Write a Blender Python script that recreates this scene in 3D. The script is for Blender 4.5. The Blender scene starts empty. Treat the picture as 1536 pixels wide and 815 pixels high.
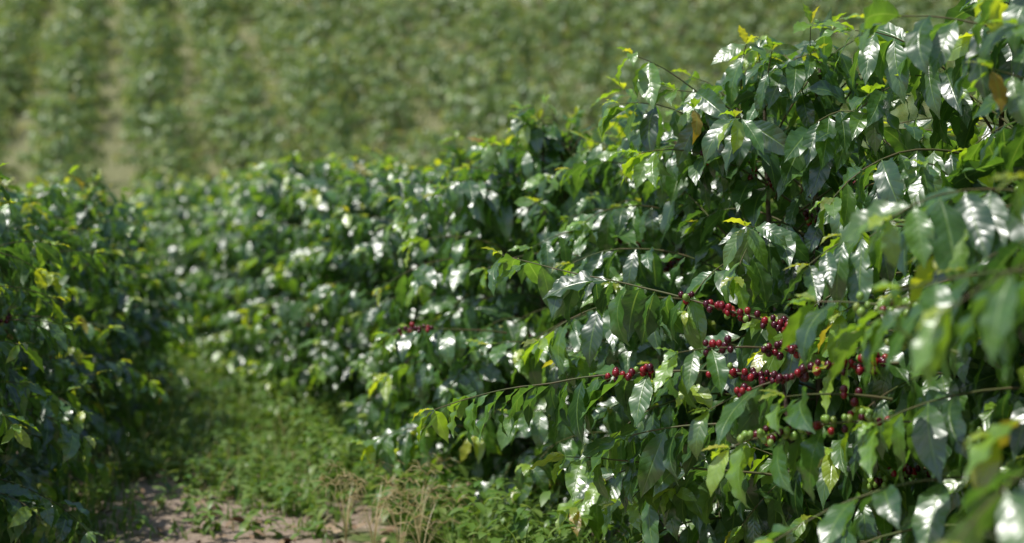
import bpy, math, random
import numpy as np
from mathutils import Vector
random.seed(7); rng=np.random.default_rng(7)
S=bpy.context.scene
S.view_settings.view_transform='Standard'; S.view_settings.look='None'; S.view_settings.exposure=0

# ---------------------------------------------------------------- materials
def newmat(name):
    m=bpy.data.materials.new(name); m.use_nodes=True
    nt=m.node_tree; nt.nodes.clear()
    return m,nt
def N(nt,t,**k):
    n=nt.nodes.new(t)
    for a,b in k.items(): setattr(n,a,b)
    return n
def math_(nt,op,a,b=None,c=None):
    n=N(nt,'ShaderNodeMath',operation=op)
    for i,x in enumerate((a,b,c)):
        if x is None: continue
        if isinstance(x,(int,float)): n.inputs[i].default_value=x
        else: nt.links.new(x,n.inputs[i])
    return n.outputs[0]
def mix(nt,f,a,b):
    n=N(nt,'ShaderNodeMix',data_type='RGBA')
    for i,x in ((0,f),(6,a),(7,b)):
        if isinstance(x,(int,float)): n.inputs[i].default_value=x
        elif isinstance(x,tuple): n.inputs[i].default_value=(*x,1)
        else: nt.links.new(x,n.inputs[i])
    return n.outputs[2]
def sstep(nt,x,lo,hi):
    n=N(nt,'ShaderNodeMapRange',interpolation_type='SMOOTHSTEP')
    nt.links.new(x,n.inputs[0]); n.inputs[1].default_value=lo; n.inputs[2].default_value=hi
    return n.outputs[0]

def leaf_material(name,old1,old2,mid,young,trans_amt=0.3,rough=0.3,veins=True,spec=0.7,tval=3.2,ior=1.5):
    m,nt=newmat(name); L=nt.links
    at=N(nt,'ShaderNodeAttribute',attribute_name='lc')
    sep=N(nt,'ShaderNodeSeparateColor'); L.new(at.outputs[0],sep.inputs[0])
    youth,rnd,bronze=sep.outputs
    col=mix(nt,rnd,old1,old2)
    col=mix(nt,sstep(nt,youth,0.25,0.75),col,mid)
    col=mix(nt,sstep(nt,youth,0.7,1.0),col,young)
    col=mix(nt,sstep(nt,bronze,0.55,1.0),col,(0.26,0.13,0.02))
    bs=N(nt,'ShaderNodeBsdfPrincipled')
    geo=N(nt,'ShaderNodeNewGeometry')
    if veins:
        tc=N(nt,'ShaderNodeTexCoord')
        noi=N(nt,'ShaderNodeTexNoise'); noi.inputs['Scale'].default_value=32; noi.inputs['Detail'].default_value=1
        L.new(tc.outputs['Object'],noi.inputs['Vector'])
        mul=math_(nt,'MULTIPLY_ADD',noi.outputs[0],0.7,0.65)
        hs=N(nt,'ShaderNodeHueSaturation'); L.new(col,hs.inputs['Color']); L.new(mul,hs.inputs['Value'])
        col=hs.outputs[0]
        uv=N(nt,'ShaderNodeUVMap',uv_map='UVMap')
        sx=N(nt,'ShaderNodeSeparateXYZ'); L.new(uv.outputs[0],sx.inputs[0])
        a=math_(nt,'ABSOLUTE',math_(nt,'MULTIPLY_ADD',sx.outputs[0],2.0,-1.0))
        s=math_(nt,'SUBTRACT',math_(nt,'MULTIPLY',sx.outputs[1],9.0),math_(nt,'MULTIPLY',a,1.5))
        t=math_(nt,'MULTIPLY',math_(nt,'ABSOLUTE',math_(nt,'SUBTRACT',math_(nt,'FRACT',s),0.5)),2.0)
        vein=sstep(nt,t,0.85,1.0)
        midr=math_(nt,'SUBTRACT',1.0,sstep(nt,a,0.02,0.09))
        v=math_(nt,'MAXIMUM',math_(nt,'MULTIPLY',vein,0.3),midr)
        col=mix(nt,math_(nt,'MULTIPLY',v,0.5),col,(0.17,0.28,0.05))
        q=math_(nt,'MULTIPLY',math_(nt,'MULTIPLY',t,t),-0.6)
        h=math_(nt,'SUBTRACT',q,midr)
        h=math_(nt,'ADD',h,math_(nt,'MULTIPLY',noi.outputs[0],2.2))
        bp=N(nt,'ShaderNodeBump'); bp.inputs['Strength'].default_value=0.32; bp.inputs['Distance'].default_value=0.0022
        L.new(h,bp.inputs['Height']); L.new(bp.outputs[0],bs.inputs['Normal'])
        r=math_(nt,'MULTIPLY_ADD',noi.outputs[0],0.2,rough-0.09)
    else: r=math_(nt,'MULTIPLY_ADD',rnd,0.1,rough)
    under=mix(nt,0.4,col,(0.09,0.17,0.035))
    fc=mix(nt,geo.outputs['Backfacing'],col,under)
    L.new(fc,bs.inputs['Base Color'])
    r=math_(nt,'ADD',r,math_(nt,'MULTIPLY',geo.outputs['Backfacing'],0.22))
    L.new(r,bs.inputs['Roughness'])
    bs.inputs['Specular IOR Level'].default_value=spec; bs.inputs['IOR'].default_value=ior
    tr=N(nt,'ShaderNodeBsdfTranslucent')
    hs2=N(nt,'ShaderNodeHueSaturation'); hs2.inputs['Hue'].default_value=0.475; hs2.inputs['Value'].default_value=tval; hs2.inputs['Saturation'].default_value=1.08
    L.new(col,hs2.inputs['Color']); L.new(hs2.outputs[0],tr.inputs['Color'])
    ms=N(nt,'ShaderNodeMixShader'); ms.inputs[0].default_value=trans_amt
    L.new(bs.outputs[0],ms.inputs[1]); L.new(tr.outputs[0],ms.inputs[2])
    out=N(nt,'ShaderNodeOutputMaterial'); L.new(ms.outputs[0],out.inputs[0])
    return m
M_leaf=leaf_material('coffee_leaf',(0.015,0.050,0.010),(0.055,0.138,0.018),(0.14,0.26,0.024),(0.30,0.36,0.035),0.29,0.335,True,1.0,4.2,1.63)
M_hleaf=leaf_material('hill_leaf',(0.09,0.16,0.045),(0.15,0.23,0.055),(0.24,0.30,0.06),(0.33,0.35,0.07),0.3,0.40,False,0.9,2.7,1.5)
M_grass=leaf_material('grass_blade',(0.07,0.16,0.02),(0.13,0.22,0.04),(0.2,0.27,0.07),(0.45,0.38,0.2),0.35,0.4,False,0.6,2.2)

def simple(name,c1,c2,scale,rough,spec=0.5,bump=0.0,attr=False):
    m,nt=newmat(name); L=nt.links
    bs=N(nt,'ShaderNodeBsdfPrincipled'); tc=N(nt,'ShaderNodeTexCoord')
    noi=N(nt,'ShaderNodeTexNoise'); noi.inputs['Scale'].default_value=scale; noi.inputs['Detail'].default_value=5
    L.new(tc.outputs['Object'],noi.inputs['Vector'])
    f=sstep(nt,noi.outputs[0],0.3,0.7)
    if attr:
        at=N(nt,'ShaderNodeAttribute',attribute_name='lc')
        sep=N(nt,'ShaderNodeSeparateColor'); L.new(at.outputs[0],sep.inputs[0]); f=sep.outputs[0]
    L.new(mix(nt,f,c1,c2),bs.inputs['Base Color'])
    bs.inputs['Roughness'].default_value=rough; bs.inputs['Specular IOR Level'].default_value=spec
    if bump:
        bp=N(nt,'ShaderNodeBump'); bp.inputs['Strength'].default_value=bump; bp.inputs['Distance'].default_value=0.01
        L.new(noi.outputs[0],bp.inputs['Height']); L.new(bp.outputs[0],bs.inputs['Normal'])
    out=N(nt,'ShaderNodeOutputMaterial'); L.new(bs.outputs[0],out.inputs[0])
    return m
M_bark=simple('coffee_bark',(0.06,0.045,0.03),(0.16,0.12,0.09),40,0.85,0.3,0.6)
M_twig=simple('green_twig',(0.06,0.09,0.02),(0.11,0.08,0.04),20,0.6,0.3,0.2)
M_litter=simple('dead_leaf',(0.14,0.08,0.04),(0.38,0.29,0.19),9,0.7,0.3,0.3,True)
m,nt=newmat('coffee_cherry_skin'); L=nt.links
at=N(nt,'ShaderNodeAttribute',attribute_name='lc'); sep=N(nt,'ShaderNodeSeparateColor'); L.new(at.outputs[0],sep.inputs[0])
bs=N(nt,'ShaderNodeBsdfPrincipled')
c=mix(nt,sstep(nt,sep.outputs[0],0.2,0.45),(0.17,0.28,0.05),(0.24,0.009,0.015))
c=mix(nt,sstep(nt,sep.outputs[0],0.45,0.75),c,(0.06,0.004,0.012))
L.new(c,bs.inputs['Base Color']); bs.inputs['Roughness'].default_value=0.25
out=N(nt,'ShaderNodeOutputMaterial'); L.new(bs.outputs[0],out.inputs[0]); M_cherry=m
# ground
m,nt=newmat('soil_and_grass'); L=nt.links
bs=N(nt,'ShaderNodeBsdfPrincipled'); tc=N(nt,'ShaderNodeTexCoord')
n1=N(nt,'ShaderNodeTexNoise'); n1.inputs['Scale'].default_value=1.3; n1.inputs['Detail'].default_value=6
n2=N(nt,'ShaderNodeTexNoise'); n2.inputs['Scale'].default_value=28; n2.inputs['Detail'].default_value=8; n2.inputs['Roughness'].default_value=0.7
for n in (n1,n2): L.new(tc.outputs['Object'],n.inputs['Vector'])
soil=mix(nt,sstep(nt,n2.outputs[0],0.3,0.7),(0.19,0.14,0.10),(0.45,0.35,0.28))
g=mix(nt,sstep(nt,n2.outputs[0],0.35,0.65),(0.06,0.11,0.02),(0.15,0.2,0.05))
gz=N(nt,'ShaderNodeSeparateXYZ'); L.new(tc.outputs['Object'],gz.inputs[0])
gf=math_(nt,'MAXIMUM',sstep(nt,n1.outputs[0],0.55,0.67),math_(nt,'MULTIPLY',sstep(nt,gz.outputs[2],0.1,1.0),0.62))
L.new(mix(nt,gf,soil,g),bs.inputs['Base Color'])
bs.inputs['Roughness'].default_value=0.95; bs.inputs['Specular IOR Level'].default_value=0.2
bp=N(nt,'ShaderNodeBump'); bp.inputs['Strength'].default_value=0.8; bp.inputs['Distance'].default_value=0.03
L.new(n2.outputs[0],bp.inputs['Height']); L.new(bp.outputs[0],bs.inputs['Normal'])
out=N(nt,'ShaderNodeOutputMaterial'); L.new(bs.outputs[0],out.inputs[0]); M_ground=m

# ---------------------------------------------------------------- mesh builder
class MB:
    def __init__(s): s.v=[];s.f=[];s.m=[];s.c=[];s.uv=[];s.n=0
    def add(s,V,F,mat,col,uv=None):
        F=np.asarray(F)
        s.v.append(V); s.f.append(F+s.n); s.m.append(np.full(len(F),mat)); s.n+=len(V)
        s.c.append(np.tile(np.array([*col,1.0]),(len(V),1)))
        s.uv.append(uv if uv is not None else np.zeros((len(V),2)))
    def build(s,name,mats):
        V=np.concatenate(s.v).astype(np.float32); C=np.concatenate(s.c).astype(np.float32); U=np.concatenate(s.uv).astype(np.float32)
        F=np.concatenate(s.f); Mi=np.concatenate(s.m)
        me=bpy.data.meshes.new(name); nf=len(F)
        me.vertices.add(len(V)); me.vertices.foreach_set('co',V.ravel())
        me.loops.add(nf*4); me.loops.foreach_set('vertex_index',F.ravel().astype(np.int32))
        me.polygons.add(nf); me.polygons.foreach_set('loop_start',np.arange(0,nf*4,4,dtype=np.int32))
        me.polygons.foreach_set('loop_total',np.full(nf,4,dtype=np.int32))
        me.polygons.foreach_set('material_index',Mi.astype(np.int32))
        me.polygons.foreach_set('use_smooth',np.ones(nf,dtype=bool))
        me.update(calc_edges=True)
        ul=me.uv_layers.new(name='UVMap'); ul.data.foreach_set('uv',U[F.ravel()].ravel())
        ca=me.color_attributes.new('lc','FLOAT_COLOR','POINT'); ca.data.foreach_set('color',C.ravel())
        for x in mats: me.materials.append(x)
        me.validate()
        return me

def leaf_template(nu,nv,bend,wave,phase,width=0.195,fold=0.28,twist=0.0,freq=3.6):
    ts=np.linspace(0,1,nu+1); vs=np.linspace(-1,1,nv)
    V=[];U=[]
    x=0;z=0
    pet=0.05
    px=[];pz=[];an=[]
    for i,t in enumerate(ts):
        a=0.15-bend*(t**1.2)
        if i>0:
            dt=ts[i]-ts[i-1]; x+=math.cos(a)*dt; z+=math.sin(a)*dt
        px.append(x);pz.append(z);an.append(a)
    for i,t in enumerate(ts):
        w=width*(math.sin(math.pi*min(1,t**0.88))**0.85 if 0<t<1 else 0)
        if t>0.76: w*=1-0.62*((t-0.76)/0.24)*(1 if t<1 else 0)
        w=max(w,0.006)
        for v in vs:
            hz=fold*w*abs(v)**1.3*(1-0.5*t)+wave*math.sin(t*2*math.pi*freq+phase+(1.6 if v>0 else 0))*abs(v)**2*min(1,w/width*1.3)
            tw=twist*t
            yy=v*w*math.cos(tw)-hz*math.sin(tw); hh=v*w*math.sin(tw)+hz*math.cos(tw)
            V.append((pet+px[i]-math.sin(an[i])*hh, yy, pz[i]+math.cos(an[i])*hh)); U.append(((v+1)/2,t))
    F=[]
    for i in range(nu):
        for j in range(nv-1):
            a=i*nv+j; F.append((a,a+nv,a+nv+1,a+1))
    n=len(V); pw=0.008
    V+= [(0,-pw,0),(0,pw,0),(pet+0.03,pw,0.004),(pet+0.03,-pw,0.004)]; U+=[(0.5,0)]*4
    F.append((n,n+3,n+2,n+1))
    return np.array(V),np.array(F),np.array(U)
HI=[leaf_template(14,5,random.uniform(0.3,1.6),random.uniform(0.022,0.05),random.uniform(0,6),random.uniform(0.17,0.22),random.uniform(0.0,0.45),random.uniform(-0.6,0.6),random.uniform(2.6,4.2)) for _ in range(20)]
LO=[leaf_template(4,3,random.uniform(0.4,1.3),0.0,0,0.21,0.3,random.uniform(-0.4,0.4)) for _ in range(6)]

def nrm(a): return a/ (np.linalg.norm(a)+1e-9)
def put_leaf(mb,T,P,D,up,L,col,mat=0):
    V,F,U=T; D=nrm(D); Y=np.cross(up,D)
    if np.linalg.norm(Y)<1e-3: Y=np.array([1.,0,0])
    Y=nrm(Y); Z=np.cross(D,Y)
    W=P+L*(V[:,0:1]*D+V[:,1:2]*Y+V[:,2:3]*Z)
    mb.add(W,F,mat,col,U)
def tube(mb,pts,r0,r1,mat,k=5,col=(0,0.5,0)):
    pts=np.array(pts); n=len(pts); V=[]
    for i in range(n):
        t=nrm(pts[min(i+1,n-1)]-pts[max(i-1,0)])
        a=np.cross(t,[0.3,0.2,1.0]); a=nrm(a); b=np.cross(t,a)
        r=r0+(r1-r0)*i/(n-1)
        for j in range(k):
            th=2*math.pi*j/k; V.append(pts[i]+r*(math.cos(th)*a+math.sin(th)*b))
    F=[(i*k+j,i*k+(j+1)%k,(i+1)*k+(j+1)%k,(i+1)*k+j) for i in range(n-1) for j in range(k)]
    mb.add(np.array(V),F,mat,col)
def ball_t(ns=10,nr=7):
    V=[];F=[]
    for i in range(nr):
        ph=math.pi*(0.02+0.96*i/(nr-1))
        for j in range(ns):
            th=2*math.pi*j/ns; V.append((math.sin(ph)*math.cos(th),math.sin(ph)*math.sin(th),1.15*math.cos(ph)))
    for i in range(nr-1):
        for j in range(ns): F.append((i*ns+j,(i+1)*ns+j,(i+1)*ns+(j+1)%ns,i*ns+(j+1)%ns))
    return np.array(V),np.array(F)
BALL=ball_t()
def cherries(mb,P,n,redness=0.75):
    V,F=BALL
    for _ in range(n):
        o=rng.normal(size=3); o=nrm(o)*random.uniform(0.010,0.028); o[2]*=0.8
        r=random.uniform(0.0072,0.0100)
        isred=random.random()<redness
        c=random.uniform(0.4,1.0) if isred else random.uniform(0,0.27)
        mb.add(V*r+P+o,F,3,(c,random.random(),0))

UP=np.array([0,0,1.0])
def branch(mb,P0,D0,L,TS,leafL,sag=0.35,start=0.25,step=0.052,cher=0.0,lo=False,red=0.75,young_tip=True,cend=0.8,wobk=0.25,miss=0.14,cstart=0.0):
    D0=nrm(np.array(D0,float)); n=max(4,int(L/step)); P=np.array(P0,float); D=D0.copy()
    wob=rng.normal(size=3)*wobk
    pts=[P.copy()]; dirs=[D.copy()]
    for i in range(n):
        t=i/n
        D=nrm(D+np.array([0,0,-sag/n*(0.3+1.6*t)])+wob/n+rng.normal(size=3)*0.03)
        P=P+D*(L/n); pts.append(P.copy()); dirs.append(D.copy())
    tube(mb,pts[::2] if lo else pts,0.0042 if not lo else 0.006,0.0013,2 if not lo else 1,4 if lo else 5)
    yb=random.uniform(0.4,1.0)
    for i in range(1,n+1):
        t=i/n
        P=pts[i];T=dirs[i]
        if cher and cstart<t<cend and random.random()<cher: cherries(mb,P,random.randint(4,10),red)
        if t<start: continue
        if random.random()<miss and i<n: continue
        side=np.cross(T,UP); side=nrm(side) if np.linalg.norm(side)>0.05 else nrm(rng.normal(size=3))
        if i%2==1: side=nrm(side+UP*random.uniform(-0.25,0.4))
        youth=max(0,(t-0.72)/0.28)*yb*random.uniform(0.6,1.05) if young_tip else 0
        for s in (-1,1):
            if random.random()<0.07: continue
            size=leafL*random.uniform(0.7,1.15)*(1-0.3*max(0,(t-0.85)/0.15)*young_tip)
            dr=random.uniform(0.2,1.7)*(1-0.6*youth)
            d=side*s*random.uniform(0.4,1.0)+T*random.uniform(0.2,0.8)-UP*dr+rng.normal(size=3)*0.22
            up=UP*0.7+T*random.uniform(0.2,1.1)+side*s*0.3+rng.normal(size=3)*0.3
            rn=random.random()
            br=random.uniform(0.6,0.9) if (youth>0.6 and random.random()<0.15) else 0
            put_leaf(mb,random.choice(TS),P,d,up,size,(youth,rn,br))
    for s in (-1,1):
        side=nrm(np.cross(dirs[-1],UP)+1e-4)
        put_leaf(mb,random.choice(TS),pts[-1],dirs[-1]+side*s*0.5+UP*0.35,UP,leafL*random.uniform(0.3,0.5),(random.uniform(0.5,1),random.random(),random.choice([0,0,0.7])))

def radius(u,R):
    return R*np.interp(u,[0,0.12,0.35,0.6,0.8,0.93,1.0],[0.8,0.98,1.0,0.95,0.78,0.5,0.28])
def coffee_bush_mesh(name,H=1.6,R=0.68,nb=94,leafL=0.166,lo=False):
    mb=MB(); TS=LO if lo else HI
    stems=[(random.uniform(-.12,.12),random.uniform(-.12,.12)) for _ in range(1 if lo else 3)]
    for k,(sx,sy) in enumerate(stems):
        h=H*(1.0 if k==0 else random.uniform(0.78,0.97))
        pts=[np.array([sx*(0.3+t)+0.02*math.sin(5*t+k),sy*(0.3+t)+0.02*math.cos(4*t),-0.03+h*t]) for t in np.linspace(0,1,9)]
        tube(mb,pts,0.016,0.005,1,7)
        if not lo:
            for _ in range(3): branch(mb,pts[-1]+np.array([0,0,-0.05]),rng.normal(size=3)*0.3+np.array([0,0,1.0]),random.uniform(0.08,0.22),TS,leafL*0.75,0.1,0.1,0.04)
    az=random.random()*6
    for i in range(nb):
        u=(i+random.random())/nb; u=0.05+0.95*u
        az+=2.39996+random.uniform(-.3,.3)
        sx,sy=random.choice(stems)
        r=radius(u,R)*random.choice([random.uniform(0.75,1.12)]*5+[random.uniform(1.1,1.28)])
        el=np.interp(u,[0,0.4,0.8,1],[0.15,0.35,0.65,1.0])+random.uniform(-.15,.2)
        d=np.array([math.cos(az)*math.cos(el),math.sin(az)*math.cos(el),math.sin(el)])
        P=np.array([sx*(0.3+u),sy*(0.3+u),H*u*0.92])
        branch(mb,P,d,r*1.05,TS,leafL,sag=np.interp(u,[0,1],[0.9,0.9]),start=0.28,step=0.053 if not lo else 0.085,
               cher=(0.4 if (0.2<u<0.75 and random.random()<0.12) else 0) if not lo else 0,lo=lo,red=0.6,cend=0.7,miss=0.1)
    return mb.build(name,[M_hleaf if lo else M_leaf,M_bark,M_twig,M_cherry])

def link(o,parent=None):
    S.collection.objects.link(o)
    if parent: o.parent=parent
    return o
HIM=[coffee_bush_mesh('coffee_bush_mesh_%d'%i) for i in range(6)]
LOM=[coffee_bush_mesh('hill_bush_mesh_%d'%i,H=1.2,R=0.66,nb=36,leafL=0.18,lo=True) for i in range(5)]

# ---------------------------------------------------------------- terrain
def hz(x,y):
    q=y+0.18*x
    z=0.0
    if q>17:
        t=q-17
        z=0.4*(t-2*(1-math.exp(-t/2)))
    if z>45: z=45+ (z-45)*0.25
    z+=0.02*math.sin(x*1.7+y*0.9)*math.sin(y*1.3)+ (0.25*math.sin(x*0.11+1)*math.sin(y*0.13) if y>20 else 0)
    return z
def terrain():
    xs=np.unique(np.concatenate([np.linspace(-300,-14,40),np.linspace(-14,14,113),np.linspace(14,300,40)]))
    ys=np.unique(np.concatenate([np.linspace(-200,-2,24),np.linspace(-2,22,97),np.linspace(22,60,60),np.linspace(60,450,50)]))
    V=[(x,y,hz(x,y)) for y in ys for x in xs]; nx=len(xs)
    F=[(j*nx+i,j*nx+i+1,(j+1)*nx+i+1,(j+1)*nx+i) for j in range(len(ys)-1) for i in range(nx-1)]
    mb=MB(); mb.add(np.array(V),F,0,(0,0,0))
    o=bpy.data.objects.new('ground',mb.build('ground',[M_ground])); link(o)
terrain()

# ---------------------------------------------------------------- rows
def bush(x,y,sc=1.0,name='coffee_bush',me=None,zs=None):
    o=bpy.data.objects.new(name,me or random.choice(HIM)); link(o)
    o.location=(x,y,hz(x,y)); o.rotation_euler=(random.uniform(-.07,.07),random.uniform(-.07,.07),random.uniform(0,6.28))
    o.scale=(sc*random.uniform(.93,1.07),sc*random.uniform(.93,1.07),(zs or sc)*random.uniform(.94,1.05)); return o
def rx(y): return 1.91-0.4*y+0.55
y=2.9; hero=None
while y<17.5:
    zs=1.14 if y<4.2 else (1.03 if y<5 else 0.95)
    b=bush(rx(y)+random.uniform(-.07,.09)+(0.1 if y<5 else 0),y,1.03 if y<3.6 else (0.95 if y<7 else 0.96),zs=zs)
    if hero is None and y>3.9: hero=b
    y+=random.uniform(0.66,0.78)
bush(1.42,2.2,1.03); bush(1.7,1.5); bush(2.0,3.2,1.12,zs=1.2); bush(1.8,3.9,1.0,zs=1.16)
y=1.2
while y<19: bush(rx(y)+2.6,y); y+=1.0
def lx(y): return -2.0-0.14*(y-4.7) if y<8 else -2.46-0.4*(y-8)
bush(-1.98,3.75,0.8)
y=4.55
while y<18:
    bush(lx(y)+random.uniform(-.09,.09),y,0.82); y+=random.uniform(0.7,0.8)
y=5.5
while y<18: bush(lx(y)-2.4,y,0.85); y+=0.95

# fruiting branches on the bush nearest the focus
def wp(px,py,d):
    return np.array([(px-768)/2133*d, d, 1.15-(py-340)/2133*d])
mb=MB()
def hb(a,b,start,cher,cend,red,leafL=0.166,sag=0.25,cstart=0.0):
    a=wp(*a); b=wp(*b); D=b-a; L=np.linalg.norm(D)
    branch(mb,a,D+np.array([0,0,sag*L*0.5]),L,HI,leafL,sag,start,0.042,cher,False,red,True,cend,0.12,0.05,cstart)
hb((1200,565,3.58),(650,625,3.85),0.36,0.8,0.55,0.8)
hb((1240,500,3.58),(730,510,3.95),0.34,0.7,0.42,0.95)
hb((1500,655,2.95),(1090,640,3.2),0.6,0.75,0.95,0.25)
hb((1400,470,2.9),(1230,455,3.05),0.75,0.8,0.95,0.05)
hb((1440,530,2.85),(1320,500,3.0),0.8,0.8,0.95,0.05)
hb((1350,545,3.2),(1060,590,3.36),0.6,0.75,0.85,0.85)
hb((1230,530,3.45),(1000,520,3.45),0.7,0.8,0.95,0.95)
hb((1340,600,3.15),(1180,600,3.15),0.7,0.7,0.95,0.7)
hb((1200,720,3.7),(850,710,3.8),0.2,0.3,0.5,0.6)
hb((1150,640,3.6),(900,650,3.7),0.1,0.2,0.4,0.6)
hb((760,500,5.3),(590,495,5.1),0.4,0.8,0.95,1.0,cstart=.65)
hb((700,640,5.2),(540,655,5.1),0.4,0.6,0.85,0.8,cstart=.6)
o=bpy.data.objects.new('fruiting_branches',mb.build('fruiting_branches',[M_leaf,M_bark,M_twig,M_cherry])); link(o)
bpy.context.view_layer.update()
o.parent=hero; o.matrix_parent_inverse=hero.matrix_world.inverted()

# ---------------------------------------------------------------- hillside plantation (two planted blocks)
par=bpy.data.objects.new('hillside_coffee_plantation',None); link(par)
O=np.array([-0.276*20,20.0]); cnt=0
d1=nrm(np.array([-0.276,1.0])); p1=np.array([d1[1],-d1[0]])
d2=nrm(np.array([-0.745,1.0])); p2=np.array([d2[1],-d2[0]])
EDGE=3.6
def hill_plant(q):
    global cnt
    x,yy=q+rng.normal(size=2)*0.1
    if yy+0.18*x<18.3 or yy<19 or yy>58 or abs(x)>0.42*yy+5: return
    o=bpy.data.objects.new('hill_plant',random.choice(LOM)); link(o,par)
    o.location=(x,yy,hz(x,yy)); sc=random.uniform(0.8,1.13)
    o.rotation_euler=(0,0,random.uniform(0,6.28)); o.scale=(sc,sc,sc*random.uniform(0.85,1.25)); cnt+=1
for r in range(-20,10):
    off=r*1.44+(-0.2 if r<0 else 0.0)+0.72
    if off>EDGE: continue
    for k in range(44):
        if random.random()<0.05: continue
        hill_plant(O+p1*off+d1*(-6+k*0.9+(r*0.42)%0.9))
for r in range(-30,40):
    for k in range(-60,70):
        q=O+p2*(r*1.65)+d2*(k*0.86+(r*0.3)%0.86)
        if np.dot(q-O,p1)<EDGE+0.5 or random.random()<0.05: continue
        hill_plant(q)
print('hill plants',cnt)

# ---------------------------------------------------------------- grass, weeds, litter
def blade(mb,P,h,lean,az,col,w=0.004):
    k=4; V=[];F=[]
    dx,dy=math.cos(az),math.sin(az)
    for i in range(k+1):
        t=i/k; ww=w*(1-t**1.5)+0.0004
        o=lean*h*t*t; z=h*(t-0.35*lean*t*t)
        V+=[P+np.array([dx*o-dy*ww,dy*o+dx*ww,z]),P+np.array([dx*o+dy*ww,dy*o-dx*ww,z])]
    for i in range(k): F.append((2*i,2*i+1,2*i+3,2*i+2))
    mb.add(np.array(V),F,0,col)
def pathx(y): return lx(y)+0.55, rx(y)-0.6
def bare(yy,u): return yy<6.0+0.4*math.sin(u*9) and 0.05<u<0.75
mb=MB()
for _ in range(2100):
    yy=3.9+10*random.random()**1.5; l,r=pathx(yy)
    u=random.random()
    x=l-0.15+(r-l+0.45)*u
    if bare(yy,u) and (random.random()<0.74 or yy<5.1): continue
    big=random.uniform(0.05,0.18)+(0.14*random.random() if (u>0.6 or u<0.15) else 0)
    if bare(yy,u): big*=0.5
    for b in range(random.randint(5,14)):
        P=np.array([x+random.gauss(0,.03),yy+random.gauss(0,.03),hz(x,yy)-0.005])
        dry=random.random()<0.1
        blade(mb,P,big*random.uniform(.5,1.3),random.uniform(.1,1.3),random.random()*6.28,(random.uniform(.8,1) if dry else random.uniform(0,.5),random.random(),0),random.uniform(.002,.006))
for gx,gy,gh in ((-.48,4.9,.34),(-.38,4.8,.28),(-.6,5.1,.33),(-.3,4.7,.25),(-.33,5.0,.35)):
    for b in range(8):
        az=random.random()*6.28; h=gh*random.uniform(.7,1.1); P=np.array([gx,gy,0.])
        blade(mb,P,h,0.45,az,(0.95,.5,0),0.0018)
        tip=P+np.array([math.cos(az)*.45*h,math.sin(az)*.45*h,h*.84])
        for q in range(6):
            a2=random.random()*6.28; dd=np.array([math.cos(a2)*.8,math.sin(a2)*.8,random.uniform(0.1,.8)])
            tube(mb,[tip,tip+nrm(dd)*.03,tip+nrm(dd+np.array([0,0,-.5]))*.065],.0013,.0009,0,3,(0.95,.5,0))
link(bpy.data.objects.new('grass',mb.build('grass',[M_grass])))
mb=MB()
for _ in range(2100):
    yy=4.2+9*random.random()**1.4; l,r=pathx(yy); u=random.random()**0.8
    x=l-.1+(r-l+.35)*u
    if bare(yy,u) and (random.random()<0.76 or yy<5.1): continue
    h=random.uniform(.03,.15)+(0.22*random.random() if u>0.6 else 0); z0=hz(x,yy)
    for b in range(random.randint(4,11)):
        az=random.random()*6.28; P=np.array([x,yy,z0+h*random.uniform(.2,1)])
        put_leaf(mb,random.choice(LO),P,np.array([math.cos(az),math.sin(az),random.uniform(-.4,.6)]),UP,random.uniform(.03,.085),(random.uniform(0,.6),random.random(),0))
    blade(mb,np.array([x,yy,z0]),h,.1,0,(0.3,.5,0),.002)
link(bpy.data.objects.new('weeds',mb.build('weeds',[M_grass])))
mb=MB()
for _ in range(1300):
    yy=3.5+9*random.random(); l,r=pathx(yy); x=random.uniform(l-.5,r+.6)
    az=random.random()*6.28
    put_leaf(mb,random.choice(LO),np.array([x,yy,hz(x,yy)+random.uniform(.012,.03)]),np.array([math.cos(az),math.sin(az),.1]),UP+rng.normal(size=3)*.3,random.uniform(.03,.1),(random.random(),random.random(),0))
link(bpy.data.objects.new('leaf_litter',mb.build('leaf_litter',[M_litter])))

# ---------------------------------------------------------------- light
el=math.radians(64); az=math.radians(-112)
sd=Vector((math.sin(az)*math.cos(el),math.cos(az)*math.cos(el),math.sin(el)))
sun=bpy.data.lights.new('sun','SUN'); sun.energy=5; sun.angle=math.radians(0.5); sun.color=(1,.97,.91)
so=bpy.data.objects.new('sun',sun); link(so); so.rotation_euler=sd.to_track_quat('Z','Y').to_euler()
w=bpy.data.worlds.new('World'); S.world=w; w.use_nodes=True; nt=w.node_tree
sk=nt.nodes.new('ShaderNodeTexSky'); sk.sky_type='NISHITA'; sk.sun_disc=False; sk.sun_elevation=el; sk.sun_rotation=az
nt.links.new(sk.outputs[0],nt.nodes['Background'].inputs[0]); nt.nodes['Background'].inputs[1].default_value=0.15

# ---------------------------------------------------------------- camera
cam=bpy.data.cameras.new('camera'); co=bpy.data.objects.new('camera',cam); link(co); S.camera=co
cam.lens=50; cam.sensor_width=36; cam.clip_end=2000; cam.clip_start=0.05
co.location=(0,0,1.15); co.rotation_euler=(math.radians(90-1.81),0,0)
cam.dof.use_dof=True; cam.dof.focus_distance=3.75; cam.dof.aperture_fstop=1.8; cam.dof.aperture_blades=0
